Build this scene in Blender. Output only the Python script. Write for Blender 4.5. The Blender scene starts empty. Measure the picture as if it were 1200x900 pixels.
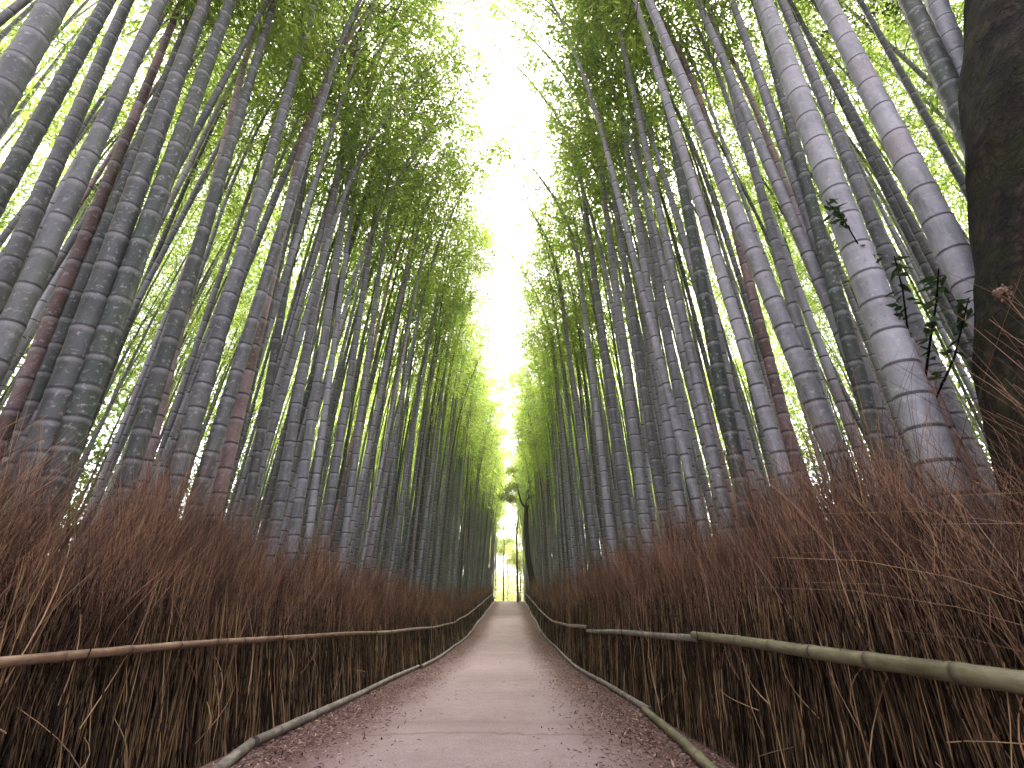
import bpy, math, random
import numpy as np
from mathutils import Vector, Matrix

random.seed(7)
rng = np.random.default_rng(11)
sc = bpy.context.scene
col = sc.collection
R = math.radians

# ------------------------------------------------------------------ camera
F = 500.0                       # focal length in pixels of a 1200 px wide frame
PITCH = R(26.0)
CAMH = 1.15
SP, CP = math.sin(PITCH), math.cos(PITCH)

cam_d = bpy.data.cameras.new("camera")
cam_d.sensor_width = 36.0
cam_d.lens = F / 1200.0 * 36.0
cam_d.clip_start = 0.05
cam_d.clip_end = 2000.0
cam = bpy.data.objects.new("camera", cam_d)
cam.location = (0, 0, CAMH)
cam.rotation_euler = (R(90) + PITCH, 0, 0)
col.objects.link(cam)
sc.camera = cam


def ray(u, v):
    dx = (u - 600.0) / F
    dy = (450.0 - v) / F
    return np.array([dx, CP - dy * SP, SP + dy * CP])


def at(u, v, t):
    return np.array([0, 0, CAMH]) + ray(u, v) * t


def project(p):
    d = np.asarray(p, float) - np.array([0, 0, CAMH])
    t = d[1] * CP + d[2] * SP
    if t < 0.05:
        return None
    up = -d[1] * SP + d[2] * CP
    return 600 + F * d[0] / t, 450 - F * up / t, t


# ------------------------------------------------------------------ terrain
GY = np.array([-400, -30, -2, 2, 4, 7, 12, 20, 27, 40, 54, 62, 70, 90, 140, 400], float)
GZ = np.array([0.6, 0.5, 0.12, 0.05, 0.0, -0.2, -0.5, -0.82, -0.78, -0.42, -0.02, 0.08, -0.1, -0.9, -1.5, -1.5], float)


def gz(y):
    y = np.asarray(y, float)
    # smoothed piecewise-linear profile
    acc = np.zeros_like(y)
    for o in (-1.5, -0.75, 0.0, 0.75, 1.5):
        acc = acc + np.interp(y + o * np.clip(np.abs(y) / 8.0, .15, 1.6), GY, GZ)
    return acc / 5.0


XL, XR = -2.25, 1.63            # the two foot rails


def bank(x):
    x = np.asarray(x, float)
    l = np.clip((XL - 0.25 - x) / 2.5, 0, 1)
    r = np.clip((x - XR - 0.25) / 2.5, 0, 1)
    s = np.maximum(l, r)
    return 0.35 * s * s * (3 - 2 * s)


def ground_z(x, y):
    return gz(y) + bank(x)


# ------------------------------------------------------------------ helpers
def mesh_from(name, V, Fq=None, Ft=None, mats=(), smooth=True, attrs=None, mat_idx=None):
    """V (n,3); Fq (m,4) quads; Ft (k,3) triangles; attrs name -> per-vertex float array."""
    me = bpy.data.meshes.new(name)
    V = np.ascontiguousarray(V, dtype=np.float32)
    nq = 0 if Fq is None else len(Fq)
    nt = 0 if Ft is None else len(Ft)
    loops = []
    if nq:
        loops.append(np.asarray(Fq, np.int32).ravel())
    if nt:
        loops.append(np.asarray(Ft, np.int32).ravel())
    L = np.concatenate(loops)
    starts = np.concatenate([np.arange(nq, dtype=np.int32) * 4, nq * 4 + np.arange(nt, dtype=np.int32) * 3])
    me.vertices.add(len(V))
    me.vertices.foreach_set("co", V.ravel())
    me.loops.add(len(L))
    me.loops.foreach_set("vertex_index", L)
    me.polygons.add(nq + nt)
    me.polygons.foreach_set("loop_start", starts)
    me.polygons.foreach_set("use_smooth", np.full(nq + nt, smooth, dtype=bool))
    if mat_idx is not None:
        me.polygons.foreach_set("material_index", np.asarray(mat_idx, np.int32))
    me.update(calc_edges=True)
    if attrs:
        for k, a in attrs.items():
            at_ = me.attributes.new(k, 'FLOAT', 'POINT')
            at_.data.foreach_set("value", np.ascontiguousarray(a, dtype=np.float32))
    for m in mats:
        me.materials.append(m)
    return me


def link(name, me, parent=None, loc=(0, 0, 0)):
    o = bpy.data.objects.new(name, me)
    o.location = loc
    col.objects.link(o)
    if parent is not None:
        o.parent = parent
    return o


def thing(name, label, cat, loc=(0, 0, 0), group=None):
    o = bpy.data.objects.new(name, None)
    o.empty_display_size = 0.2
    o.location = loc
    col.objects.link(o)
    o["label"] = label
    o["category"] = cat
    if group:
        o["group"] = group
    return o


def tubes(P, Rad, sides=3, close=False, rot=None):
    """P (n,k,3) polylines, Rad (n,k) -> verts, quads."""
    P = np.asarray(P, float)
    n, k, _ = P.shape
    T = np.empty_like(P)
    T[:, 1:-1] = P[:, 2:] - P[:, :-2]
    T[:, 0] = P[:, 1] - P[:, 0]
    T[:, -1] = P[:, -1] - P[:, -2]
    T /= np.linalg.norm(T, axis=2, keepdims=True) + 1e-9
    ref = np.zeros((n, 1, 3))
    mean = np.abs((P[:, -1] - P[:, 0]))
    ax = np.argmin(mean, axis=1)
    ref[np.arange(n), 0, ax] = 1.0
    A = np.cross(T, np.broadcast_to(ref, T.shape))
    A /= np.linalg.norm(A, axis=2, keepdims=True) + 1e-9
    B = np.cross(T, A)
    ang = np.arange(sides) / sides * 2 * math.pi
    if rot is None:
        rot = rng.uniform(0, 6.28, n)
    aa = ang[None, :] + np.asarray(rot)[:, None]
    c = np.cos(aa)[:, None, :, None]
    s = np.sin(aa)[:, None, :, None]
    V = P[:, :, None, :] + Rad[:, :, None, None] * (c * A[:, :, None, :] + s * B[:, :, None, :])
    V = V.reshape(-1, 3)
    i = np.arange(n)[:, None, None] * (k * sides)
    j = np.arange(k - 1)[None, :, None] * sides
    q = np.arange(sides)[None, None, :]
    q2 = (q + 1) % sides
    f = np.stack([i + j + q, i + j + q2, i + j + sides + q2, i + j + sides + q], axis=-1)
    return V, f.reshape(-1, 4)


def leaves(C, D, N, L, W):
    """rhombic leaf blades: base C, direction D, blade normal N, length L, width W."""
    D = D / (np.linalg.norm(D, axis=1, keepdims=True) + 1e-9)
    S = np.cross(D, N)
    S /= np.linalg.norm(S, axis=1, keepdims=True) + 1e-9
    UP = np.cross(S, D)
    L = np.asarray(L)[:, None]
    W = np.asarray(W)[:, None]
    v0 = C
    v1 = C + D * L * .38 + S * W * .5
    v2 = C + D * L - UP * L * .12
    v3 = C + D * L * .38 - S * W * .5
    V = np.stack([v0, v1, v2, v3], axis=1).reshape(-1, 3)
    f = (np.arange(len(C))[:, None] * 4 + np.arange(4)[None, :])
    return V, f


def rand_unit(n):
    v = rng.normal(size=(n, 3))
    return v / np.linalg.norm(v, axis=1, keepdims=True)


# ------------------------------------------------------------------ materials
def new_mat(name):
    m = bpy.data.materials.new(name)
    m.use_nodes = True
    nt = m.node_tree
    for n in list(nt.nodes):
        nt.nodes.remove(n)
    out = nt.nodes.new("ShaderNodeOutputMaterial")
    return m, nt, out


def N(nt, typ, **kw):
    n = nt.nodes.new(typ)
    for k, v in kw.items():
        setattr(n, k, v)
    return n


def ramp(nt, stops, interp='LINEAR'):
    n = nt.nodes.new("ShaderNodeValToRGB")
    cr = n.color_ramp
    cr.interpolation = interp
    while len(cr.elements) < len(stops):
        cr.elements.new(0.5)
    for e, (p, c) in zip(cr.elements, stops):
        e.position = p
        e.color = (c[0], c[1], c[2], 1) if len(c) == 3 else c
    return n


def mathn(nt, op, a, b=None, c=None, clamp=False):
    n = nt.nodes.new("ShaderNodeMath")
    n.operation = op
    n.use_clamp = clamp
    for i, x in enumerate((a, b, c)):
        if x is None:
            continue
        if isinstance(x, (int, float)):
            n.inputs[i].default_value = x
        else:
            nt.links.new(x, n.inputs[i])
    return n.outputs[0]


def mixc(nt, fac, a, b, blend='MIX'):
    n = nt.nodes.new("ShaderNodeMix")
    n.data_type = 'RGBA'
    n.blend_type = blend
    if isinstance(fac, (int, float)):
        n.inputs[0].default_value = fac
    else:
        nt.links.new(fac, n.inputs[0])
    for i, x in ((6, a), (7, b)):
        if isinstance(x, tuple):
            n.inputs[i].default_value = (x[0], x[1], x[2], 1)
        else:
            nt.links.new(x, n.inputs[i])
    return n.outputs[2]


def principled(nt, out, rough=0.6, spec=0.3):
    p = nt.nodes.new("ShaderNodeBsdfPrincipled")
    p.inputs["Roughness"].default_value = rough
    p.inputs["Specular IOR Level"].default_value = spec
    nt.links.new(p.outputs[0], out.inputs[0])
    return p


def noise(nt, vec, scale, detail=4, rough=0.55):
    n = nt.nodes.new("ShaderNodeTexNoise")
    n.inputs["Scale"].default_value = scale
    n.inputs["Detail"].default_value = detail
    n.inputs["Roughness"].default_value = rough
    if vec is not None:
        nt.links.new(vec, n.inputs["Vector"])
    return n


TONE = [(0.0, (.036, .048, .040)), (.2, (.050, .058, .052)), (.4, (.094, .098, .103)),
        (.6, (.200, .206, .230)), (.75, (.325, .330, .366)), (.86, (.270, .190, .192)), (1.0, (.085, .046, .040))]


def culm_material(name, attr_type):
    m, nt, out = new_mat(name)
    p = principled(nt, out, .5, .35)
    geo = N(nt, "ShaderNodeAttribute", attribute_type=attr_type, attribute_name="tone")
    h = N(nt, "ShaderNodeAttribute", attribute_type='GEOMETRY', attribute_name="node")
    tc = N(nt, "ShaderNodeTexCoord")
    oi = N(nt, "ShaderNodeObjectInfo")
    off = N(nt, "ShaderNodeVectorMath", operation='ADD')
    nt.links.new(tc.outputs["Object"], off.inputs[0])
    sc_ = mathn(nt, 'MULTIPLY', oi.outputs["Random"], 37.0)
    nt.links.new(sc_, off.inputs[1])
    # stretched noise: streaks down the culm
    mp = N(nt, "ShaderNodeMapping")
    mp.inputs["Scale"].default_value = (1, 1, .22)
    nt.links.new(off.outputs[0], mp.inputs["Vector"])
    n1 = noise(nt, mp.outputs[0], 8, 7, .68)
    n2 = noise(nt, off.outputs[0], 26, 4, .65)
    n3 = noise(nt, off.outputs[0], 1.1, 2, .5)
    t = mathn(nt, 'ADD', geo.outputs["Fac"], mathn(nt, 'MULTIPLY_ADD', n3.outputs[0], .16, -.08), clamp=True)
    # each internode has its own slight shade
    fl = mathn(nt, 'FLOOR', h.outputs["Fac"])
    wn = N(nt, "ShaderNodeTexWhiteNoise", noise_dimensions='2D')
    cmb = N(nt, "ShaderNodeCombineXYZ")
    nt.links.new(fl, cmb.inputs[0])
    nt.links.new(oi.outputs["Random"], cmb.inputs[1])
    nt.links.new(cmb.outputs[0], wn.inputs["Vector"])
    t = mathn(nt, 'ADD', t, mathn(nt, 'MULTIPLY_ADD', wn.outputs[0], .09, -.045), clamp=True)
    cr = ramp(nt, TONE)
    nt.links.new(t, cr.inputs[0])
    # mottling and lichen
    k1 = ramp(nt, [(.28, (.45, .46, .45)), (.5, (.95, .95, .95)), (.72, (1.32, 1.31, 1.29))])
    nt.links.new(n1.outputs[0], k1.inputs[0])
    c = mixc(nt, 1.0, cr.outputs[0], k1.outputs[0], 'MULTIPLY')
    ag = ramp(nt, [(.50, (0, 0, 0)), (.70, (1, 1, 1))])
    nt.links.new(n3.outputs[0], ag.inputs[0])
    c = mixc(nt, mathn(nt, 'MULTIPLY', ag.outputs[0], .35), c, (.115, .125, .085))
    k2 = ramp(nt, [(.56, (0, 0, 0)), (.72, (1, 1, 1))])
    nt.links.new(n2.outputs[0], k2.inputs[0])
    c = mixc(nt, mathn(nt, 'MULTIPLY', k2.outputs[0], .5), c, (.50, .49, .50))
    k3 = ramp(nt, [(.25, (1, 1, 1)), (.40, (0, 0, 0))])
    nt.links.new(n2.outputs[0], k3.inputs[0])
    c = mixc(nt, mathn(nt, 'MULTIPLY', k3.outputs[0], .62), c, (.05, .05, .04))
    # node: dark scar line, waxy pale band under it
    fr = mathn(nt, 'FRACT', h.outputs["Fac"])
    pale = ramp(nt, [(.80, (0, 0, 0)), (.95, (1, 1, 1)), (.985, (1, 1, 1)), (1.0, (0, 0, 0))])
    nt.links.new(fr, pale.inputs[0])
    c = mixc(nt, mathn(nt, 'MULTIPLY', pale.outputs[0], .22), c, (.56, .55, .58))
    dark = ramp(nt, [(0, (1, 1, 1)), (.045, (1, 1, 1)), (.075, (0, 0, 0))])
    nt.links.new(fr, dark.inputs[0])
    c = mixc(nt, mathn(nt, 'MULTIPLY', dark.outputs[0], .88), c, (.018, .016, .018))
    nt.links.new(c, p.inputs["Base Color"])
    bp = N(nt, "ShaderNodeBump")
    bp.inputs["Strength"].default_value = .25
    bp.inputs["Distance"].default_value = .004
    nt.links.new(n2.outputs[0], bp.inputs["Height"])
    nt.links.new(bp.outputs[0], p.inputs["Normal"])
    rr = mathn(nt, 'MULTIPLY_ADD', n1.outputs[0], .3, .36)
    nt.links.new(rr, p.inputs["Roughness"])
    return m


def leaf_material(name, dark, light, trans, tfac=.5):
    m, nt, out = new_mat(name)
    a = N(nt, "ShaderNodeAttribute", attribute_type='GEOMETRY', attribute_name="tint")
    oi = N(nt, "ShaderNodeObjectInfo")
    t = mathn(nt, 'ADD', a.outputs["Fac"], mathn(nt, 'MULTIPLY_ADD', oi.outputs["Random"], .7, -.35), clamp=True)
    c = ramp(nt, [(0, dark), (1, light)])
    nt.links.new(t, c.inputs[0])
    c2 = ramp(nt, [(0, (trans[0] * .42, trans[1] * .52, trans[2] * .5)), (1, trans)])
    nt.links.new(t, c2.inputs[0])
    p = nt.nodes.new("ShaderNodeBsdfPrincipled")
    p.inputs["Roughness"].default_value = .5
    p.inputs["Specular IOR Level"].default_value = .3
    nt.links.new(c.outputs[0], p.inputs["Base Color"])
    tr = nt.nodes.new("ShaderNodeBsdfTranslucent")
    nt.links.new(c2.outputs[0], tr.inputs[0])
    mx = nt.nodes.new("ShaderNodeMixShader")
    mx.inputs[0].default_value = tfac
    nt.links.new(p.outputs[0], mx.inputs[1])
    nt.links.new(tr.outputs[0], mx.inputs[2])
    nt.links.new(mx.outputs[0], out.inputs[0])
    return m


def tint_material(name, stops, rough=.8, spec=.15, nscale=40, namp=.3, bump=0.0, patch=False):
    m, nt, out = new_mat(name)
    p = principled(nt, out, rough, spec)
    a = N(nt, "ShaderNodeAttribute", attribute_type='GEOMETRY', attribute_name="tint")
    tc = N(nt, "ShaderNodeTexCoord")
    n = noise(nt, tc.outputs["Object"], nscale, 3)
    t = mathn(nt, 'ADD', a.outputs["Fac"], mathn(nt, 'MULTIPLY_ADD', n.outputs[0], namp, -namp / 2), clamp=True)
    c = ramp(nt, stops)
    nt.links.new(t, c.inputs[0])
    if patch:
        pn = noise(nt, tc.outputs["Object"], 2.2, 4, .6)
        pr_ = ramp(nt, [(.32, (.45, .42, .42)), (.52, (1, 1, 1)), (.72, (1.45, 1.38, 1.3))])
        nt.links.new(pn.outputs[0], pr_.inputs[0])
        nt.links.new(mixc(nt, 1.0, c.outputs[0], pr_.outputs[0], 'MULTIPLY'), p.inputs["Base Color"])
    else:
        nt.links.new(c.outputs[0], p.inputs["Base Color"])
    if bump:
        b = N(nt, "ShaderNodeBump")
        b.inputs["Strength"].default_value = 1
        b.inputs["Distance"].default_value = bump
        nt.links.new(n.outputs[0], b.inputs["Height"])
        nt.links.new(b.outputs[0], p.inputs["Normal"])
    return m


M_CULM = culm_material("bamboo_culm", 'OBJECT')
M_CULM_MASS = culm_material("bamboo_culm_mass", 'GEOMETRY')
M_LEAF = leaf_material("bamboo_leaf", (.060, .095, .016), (.135, .185, .030), (.52, .66, .125), .68)
M_TWIG = tint_material("bamboo_twig", [(0, (.09, .09, .06)), (1, (.2, .2, .14))])
M_BRUSH = tint_material("brushwood", [(0, (.010, .005, .004)), (.28, (.095, .048, .034)), (.62, (.320, .180, .118)), (1, (.56, .40, .24))], .8, .15, 9, .25, patch=True)
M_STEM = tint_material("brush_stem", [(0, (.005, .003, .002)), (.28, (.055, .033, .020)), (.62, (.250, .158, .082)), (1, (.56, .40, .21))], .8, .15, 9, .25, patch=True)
M_EVER = leaf_material("evergreen_leaf", (.018, .035, .015), (.05, .085, .03), (.07, .12, .03), .25)
M_BUSHLEAF = leaf_material("bush_leaf", (.035, .06, .014), (.08, .12, .025), (.17, .26, .04), .55)
M_TREELEAF = leaf_material("tree_leaf", (.07, .10, .02), (.15, .19, .04), (.50, .56, .12), .6)


def path_material():
    m, nt, out = new_mat("trodden_path")
    p = principled(nt, out, .92, .12)
    tc = N(nt, "ShaderNodeTexCoord")
    P = tc.outputs["Object"]
    big = noise(nt, P, .55, 4, .6)
    mid = noise(nt, P, 5, 5, .65)
    fine = noise(nt, P, 70, 3, .7)
    vor = N(nt, "ShaderNodeTexVoronoi")
    vor.inputs["Scale"].default_value = 95
    nt.links.new(P, vor.inputs["Vector"])
    c1 = ramp(nt, [(.3, (.225, .168, .172)), (.52, (.290, .222, .227)), (.72, (.345, .272, .277))])
    mm = mathn(nt, 'ADD', mathn(nt, 'MULTIPLY', big.outputs[0], .6), mathn(nt, 'MULTIPLY', mid.outputs[0], .4))
    nt.links.new(mm, c1.inputs[0])
    g = ramp(nt, [(.2, (.55, .55, .55)), (.5, (1, 1, 1)), (.8, (1.35, 1.33, 1.3))])
    nt.links.new(fine.outputs[0], g.inputs[0])
    c = mixc(nt, 1.0, c1.outputs[0], g.outputs[0], 'MULTIPLY')
    # pebbles showing in the surface
    pb = ramp(nt, [(0, (1, 1, 1)), (.22, (1, 1, 1)), (.34, (0, 0, 0))])
    nt.links.new(vor.outputs["Distance"], pb.inputs[0])
    c = mixc(nt, mathn(nt, 'MULTIPLY', pb.outputs[0], .30), c, (.45, .37, .37))
    # old cross joints and washed-in bands, and brown litter stain along both edges
    sx = N(nt, "ShaderNodeSeparateXYZ")
    nt.links.new(P, sx.inputs[0])
    wob = mathn(nt, 'MULTIPLY_ADD', mid.outputs[0], .35, sx.outputs[1])
    for y0, w, k in ((5.05, .05, .55), (5.62, .24, .25), (9.6, .10, .2), (17.5, .12, .2)):
        d = mathn(nt, 'ABSOLUTE', mathn(nt, 'SUBTRACT', wob, y0 + .17))
        s = mathn(nt, 'SUBTRACT', 1.0, mathn(nt, 'DIVIDE', d, w), clamp=True)
        c = mixc(nt, mathn(nt, 'MULTIPLY', s, k), c, (.120, .070, .070))
    edge = mathn(nt, 'ABSOLUTE', mathn(nt, 'SUBTRACT', sx.outputs[0], (XL + XR) / 2))
    e2 = mathn(nt, 'ADD', edge, mathn(nt, 'MULTIPLY_ADD', big.outputs[0], 1.1, -.55))
    e2 = mathn(nt, 'ADD', e2, mathn(nt, 'MULTIPLY_ADD', mid.outputs[0], .7, -.35))
    er = ramp(nt, [(.42, (0, 0, 0)), (.74, (1, 1, 1))])
    nt.links.new(mathn(nt, 'DIVIDE', e2, 1.9), er.inputs[0])
    c = mixc(nt, mathn(nt, 'MULTIPLY', er.outputs[0], .88), c, mixc(nt, fine.outputs[0], (.060, .032, .030), (.200, .118, .108)))
    nt.links.new(c, p.inputs["Base Color"])
    b = N(nt, "ShaderNodeBump")
    b.inputs["Strength"].default_value = .7
    b.inputs["Distance"].default_value = .012
    hh = mathn(nt, 'ADD', fine.outputs[0], mathn(nt, 'MULTIPLY', mid.outputs[0], 1.4))
    nt.links.new(hh, b.inputs["Height"])
    nt.links.new(b.outputs[0], p.inputs["Normal"])
    return m


def ground_material():
    m, nt, out = new_mat("forest_floor")
    p = principled(nt, out, .95, .1)
    tc = N(nt, "ShaderNodeTexCoord")
    a = noise(nt, tc.outputs["Object"], 2.3, 5, .65)
    b_ = noise(nt, tc.outputs["Object"], 38, 4, .7)
    mm = mathn(nt, 'ADD', mathn(nt, 'MULTIPLY', a.outputs[0], .45), mathn(nt, 'MULTIPLY', b_.outputs[0], .55))
    c = ramp(nt, [(.3, (.040, .022, .018)), (.5, (.105, .062, .050)), (.7, (.220, .145, .115))])
    nt.links.new(mm, c.inputs[0])
    nt.links.new(c.outputs[0], p.inputs["Base Color"])
    b = N(nt, "ShaderNodeBump")
    b.inputs["Distance"].default_value = .03
    nt.links.new(b_.outputs[0], b.inputs["Height"])
    nt.links.new(b.outputs[0], p.inputs["Normal"])
    return m


def pole_material(name, stops, ringc=(.03, .022, .018)):
    m, nt, out = new_mat(name)
    p = principled(nt, out, .55, .3)
    h = N(nt, "ShaderNodeAttribute", attribute_type='GEOMETRY', attribute_name="node")
    tc = N(nt, "ShaderNodeTexCoord")
    mp = N(nt, "ShaderNodeMapping")
    mp.inputs["Scale"].default_value = (1, .12, 1)
    nt.links.new(tc.outputs["Object"], mp.inputs["Vector"])
    n1 = noise(nt, mp.outputs[0], 26, 7, .72)
    n2 = noise(nt, tc.outputs["Object"], 4.5, 6, .7)
    mm = mathn(nt, 'MULTIPLY_ADD', mathn(nt, 'ADD', mathn(nt, 'MULTIPLY', n1.outputs[0], .5), mathn(nt, 'MULTIPLY', n2.outputs[0], .5)), 1.7, -.35)
    c = ramp(nt, stops)
    nt.links.new(mm, c.inputs[0])
    fr = mathn(nt, 'FRACT', h.outputs["Fac"])
    dark = ramp(nt, [(0, (1, 1, 1)), (.03, (1, 1, 1)), (.055, (0, 0, 0)), (.965, (0, 0, 0)), (1, (.7, .7, .7))])
    nt.links.new(fr, dark.inputs[0])
    cc = mixc(nt, mathn(nt, 'MULTIPLY', dark.outputs[0], .75), c.outputs[0], ringc)
    nt.links.new(cc, p.inputs["Base Color"])
    b = N(nt, "ShaderNodeBump")
    b.inputs["Strength"].default_value = .3
    b.inputs["Distance"].default_value = .004
    nt.links.new(n1.outputs[0], b.inputs["Height"])
    nt.links.new(b.outputs[0], p.inputs["Normal"])
    return m


M_POLE_RED = pole_material("reddish_pole", [(.3, (.090, .050, .032)), (.5, (.185, .110, .070)), (.7, (.300, .205, .140))])
M_POLE_TAN = pole_material("tan_pole", [(.3, (.100, .066, .046)), (.5, (.180, .128, .092)), (.7, (.280, .220, .170))])
M_POLE_OLIVE = pole_material("olive_pole", [(.3, (.085, .074, .040)), (.5, (.150, .134, .078)), (.7, (.235, .212, .140))])
M_POLE_GREY = pole_material("weathered_pole", [(.3, (.085, .070, .060)), (.5, (.170, .148, .128)), (.7, (.280, .250, .220))])


def bark_material(name, stops, moss=None):
    m, nt, out = new_mat(name)
    p = principled(nt, out, .9, .15)
    tc = N(nt, "ShaderNodeTexCoord")
    mp = N(nt, "ShaderNodeMapping")
    mp.inputs["Scale"].default_value = (1, 1, .28)
    nt.links.new(tc.outputs["Object"], mp.inputs["Vector"])
    n1 = noise(nt, mp.outputs[0], 9, 9, .74)
    n2 = noise(nt, tc.outputs["Object"], 2.6, 4, .6)
    c = ramp(nt, stops)
    nt.links.new(n1.outputs[0], c.inputs[0])
    cc = c.outputs[0]
    if moss:
        mr = ramp(nt, [(.45, (0, 0, 0)), (.62, (1, 1, 1))])
        nt.links.new(n2.outputs[0], mr.inputs[0])
        cc = mixc(nt, mathn(nt, 'MULTIPLY', mr.outputs[0], .7), cc, moss)
    wv = N(nt, "ShaderNodeVectorMath", operation='ADD')
    sv = N(nt, "ShaderNodeVectorMath", operation='SCALE')
    sv.inputs[3].default_value = .5
    nt.links.new(n2.outputs["Color"], sv.inputs[0])
    nt.links.new(mp.outputs[0], wv.inputs[0])
    nt.links.new(sv.outputs[0], wv.inputs[1])
    vo = N(nt, "ShaderNodeTexVoronoi", feature='DISTANCE_TO_EDGE')
    vo.inputs["Scale"].default_value = 9
    nt.links.new(wv.outputs[0], vo.inputs["Vector"])
    ck = ramp(nt, [(0, (0, 0, 0)), (.16, (1, 1, 1))])
    nt.links.new(vo.outputs["Distance"], ck.inputs[0])
    cc = mixc(nt, mathn(nt, 'MULTIPLY_ADD', ck.outputs[0], -.40, .40), cc, (.004, .003, .003))
    nt.links.new(cc, p.inputs["Base Color"])
    b = N(nt, "ShaderNodeBump")
    b.inputs["Distance"].default_value = .07
    nt.links.new(mathn(nt, 'ADD', n1.outputs[0], mathn(nt, 'MULTIPLY', ck.outputs[0], .25)), b.inputs["Height"])
    nt.links.new(b.outputs[0], p.inputs["Normal"])
    return m


M_BARK = bark_material("mossy_bark", [(.36, (.003, .002, .002)), (.5, (.016, .012, .010)), (.64, (.070, .050, .038))], (.030, .036, .010))
M_BARK_FAR = bark_material("dark_bark", [(.3, (.004, .003, .003)), (.6, (.014, .010, .010))])
M_BARK_BROWN = bark_material("brown_bark", [(.3, (.06, .040, .032)), (.6, (.14, .10, .08))])
M_FLOWER = tint_material("dry_flower", [(0, (.10, .06, .045)), (1, (.28, .20, .15))], .8, .1, 60, .4)
M_LITTER = tint_material("leaf_litter", [(0, (.045, .022, .020)), (.45, (.140, .076, .066)), (.8, (.290, .185, .160)), (1, (.46, .35, .30))], .85, .12, 30, .2)
M_GRASSDRY = tint_material("dry_grass", [(0, (.16, .09, .05)), (1, (.42, .28, .16))], .8, .15, 12, .2)

# ------------------------------------------------------------------ setting: ground, path
xs = np.unique(np.concatenate([np.linspace(-400, -24, 14), np.linspace(-24, -6, 19), np.linspace(-6, 6, 61),
                               np.linspace(6, 24, 19), np.linspace(24, 400, 14)]))
ys = np.unique(np.concatenate([np.linspace(-400, -12, 12), np.linspace(-12, 12, 97), np.linspace(12, 80, 69),
                               np.linspace(80, 600, 30)]))
X, Y = np.meshgrid(xs, ys)
Z = ground_z(X, Y)
Z = Z + .05 * np.sin(X * 1.7 + Y * .9) * np.clip(bank(X) / .35, 0, 1) - 0.004
nx, ny = len(xs), len(ys)
idx = np.arange(nx * ny).reshape(ny, nx)
Fq = np.stack([idx[:-1, :-1], idx[:-1, 1:], idx[1:, 1:], idx[1:, :-1]], -1).reshape(-1, 4)
o = link("ground", mesh_from("ground", np.stack([X, Y, Z], -1).reshape(-1, 3), Fq, mats=[ground_material()]))
o["kind"] = "structure"

px = np.linspace(XL - .02, XR + .0, 41)
py = np.unique(np.concatenate([np.linspace(-6, 16, 177), np.linspace(16, 80, 129)]))
X, Y = np.meshgrid(px, py)
crown_ = .02 * (1 - ((X - (XL + XR) / 2) / 2.1) ** 2)
Z = gz(Y) + crown_ + .006 * np.sin(X * 3.1 + Y * 1.3) * np.sin(Y * 2.1 - X)
nx, ny = len(px), len(py)
idx = np.arange(nx * ny).reshape(ny, nx)
Fq = np.stack([idx[:-1, :-1], idx[:-1, 1:], idx[1:, 1:], idx[1:, :-1]], -1).reshape(-1, 4)
o = link("path", mesh_from("path", np.stack([X, Y, Z + .004], -1).reshape(-1, 3), Fq, mats=[path_material()]))
o["kind"] = "structure"

# leaf litter on both verges
n = 42000
ly = 1.6 + 34 * rng.random(n) ** 1.9
side = rng.random(n) < .5
off = np.abs(rng.normal(0, .44, n))
lx = np.where(side, XL + .03 + off, XR - .03 - off)
k = rng.random(n) < .008
lx[k] = rng.uniform(XL, XR, k.sum())
lx = np.clip(lx, XL + .02, XR - .02)
lz = gz(ly) + .02 * (1 - ((lx - (XL + XR) / 2) / 2.1) ** 2) + .012 + .012 * rng.random(n)
C = np.stack([lx, ly, lz], 1)
D = rand_unit(n); D[:, 2] *= .25
Nn = rand_unit(n) * .4; Nn[:, 2] = 1
V, f = leaves(C, D, Nn, rng.uniform(.016, .065, n), rng.uniform(.007, .020, n))
o = link("leaf_litter", mesh_from("leaf_litter", V, f, mats=[M_LITTER], smooth=False,
                                  attrs={"tint": np.repeat(rng.random(n) ** 1.2, 4)}))
o["kind"] = "stuff"
o["label"] = "dry brown fallen leaves scattered along both edges of the path"


# ------------------------------------------------------------------ brushwood fences
LEAN = {-1: .20, 1: .10}       # the fences lean away from the path


def build_stems(sign, x0, y0, y1, dens, thick, hmain, rad):
    """upright stems between y0 and y1; sign -1 left, +1 right. returns verts, quads, tint."""
    n = int((y1 - y0) * dens)
    y = rng.uniform(y0, y1, n)
    d = rng.random(n) ** 1.3 * thick
    x = x0 + sign * d
    K = 6
    hh = hmain(y) * rng.uniform(.50, .74, n)
    s = np.linspace(0, 1, K)
    lx_ = rng.normal(0, .05, n) + sign * LEAN[sign]
    ly_ = rng.normal(0, .12, n)
    P = np.zeros((n, K, 3))
    wob = np.cumsum(rng.normal(0, .012, (n, K, 2)), axis=1)
    P[:, :, 0] = x[:, None] + (lx_[:, None] * s) * hh[:, None] + wob[:, :, 0]
    P[:, :, 1] = y[:, None] + (ly_[:, None] * s) * hh[:, None] + wob[:, :, 1]
    P[:, :, 2] = (gz(y) - .03)[:, None] + s[None, :] * hh[:, None]
    rr = rng.uniform(.6, 1.5, n) * rad
    Rr = rr[:, None] * (1 - .55 * s[None, :])
    V, f = tubes(P, Rr, 4)
    t = np.repeat(np.clip(rng.beta(1.05, 2.3, n), 0, 1), K * 4)
    return V, f, t


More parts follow.
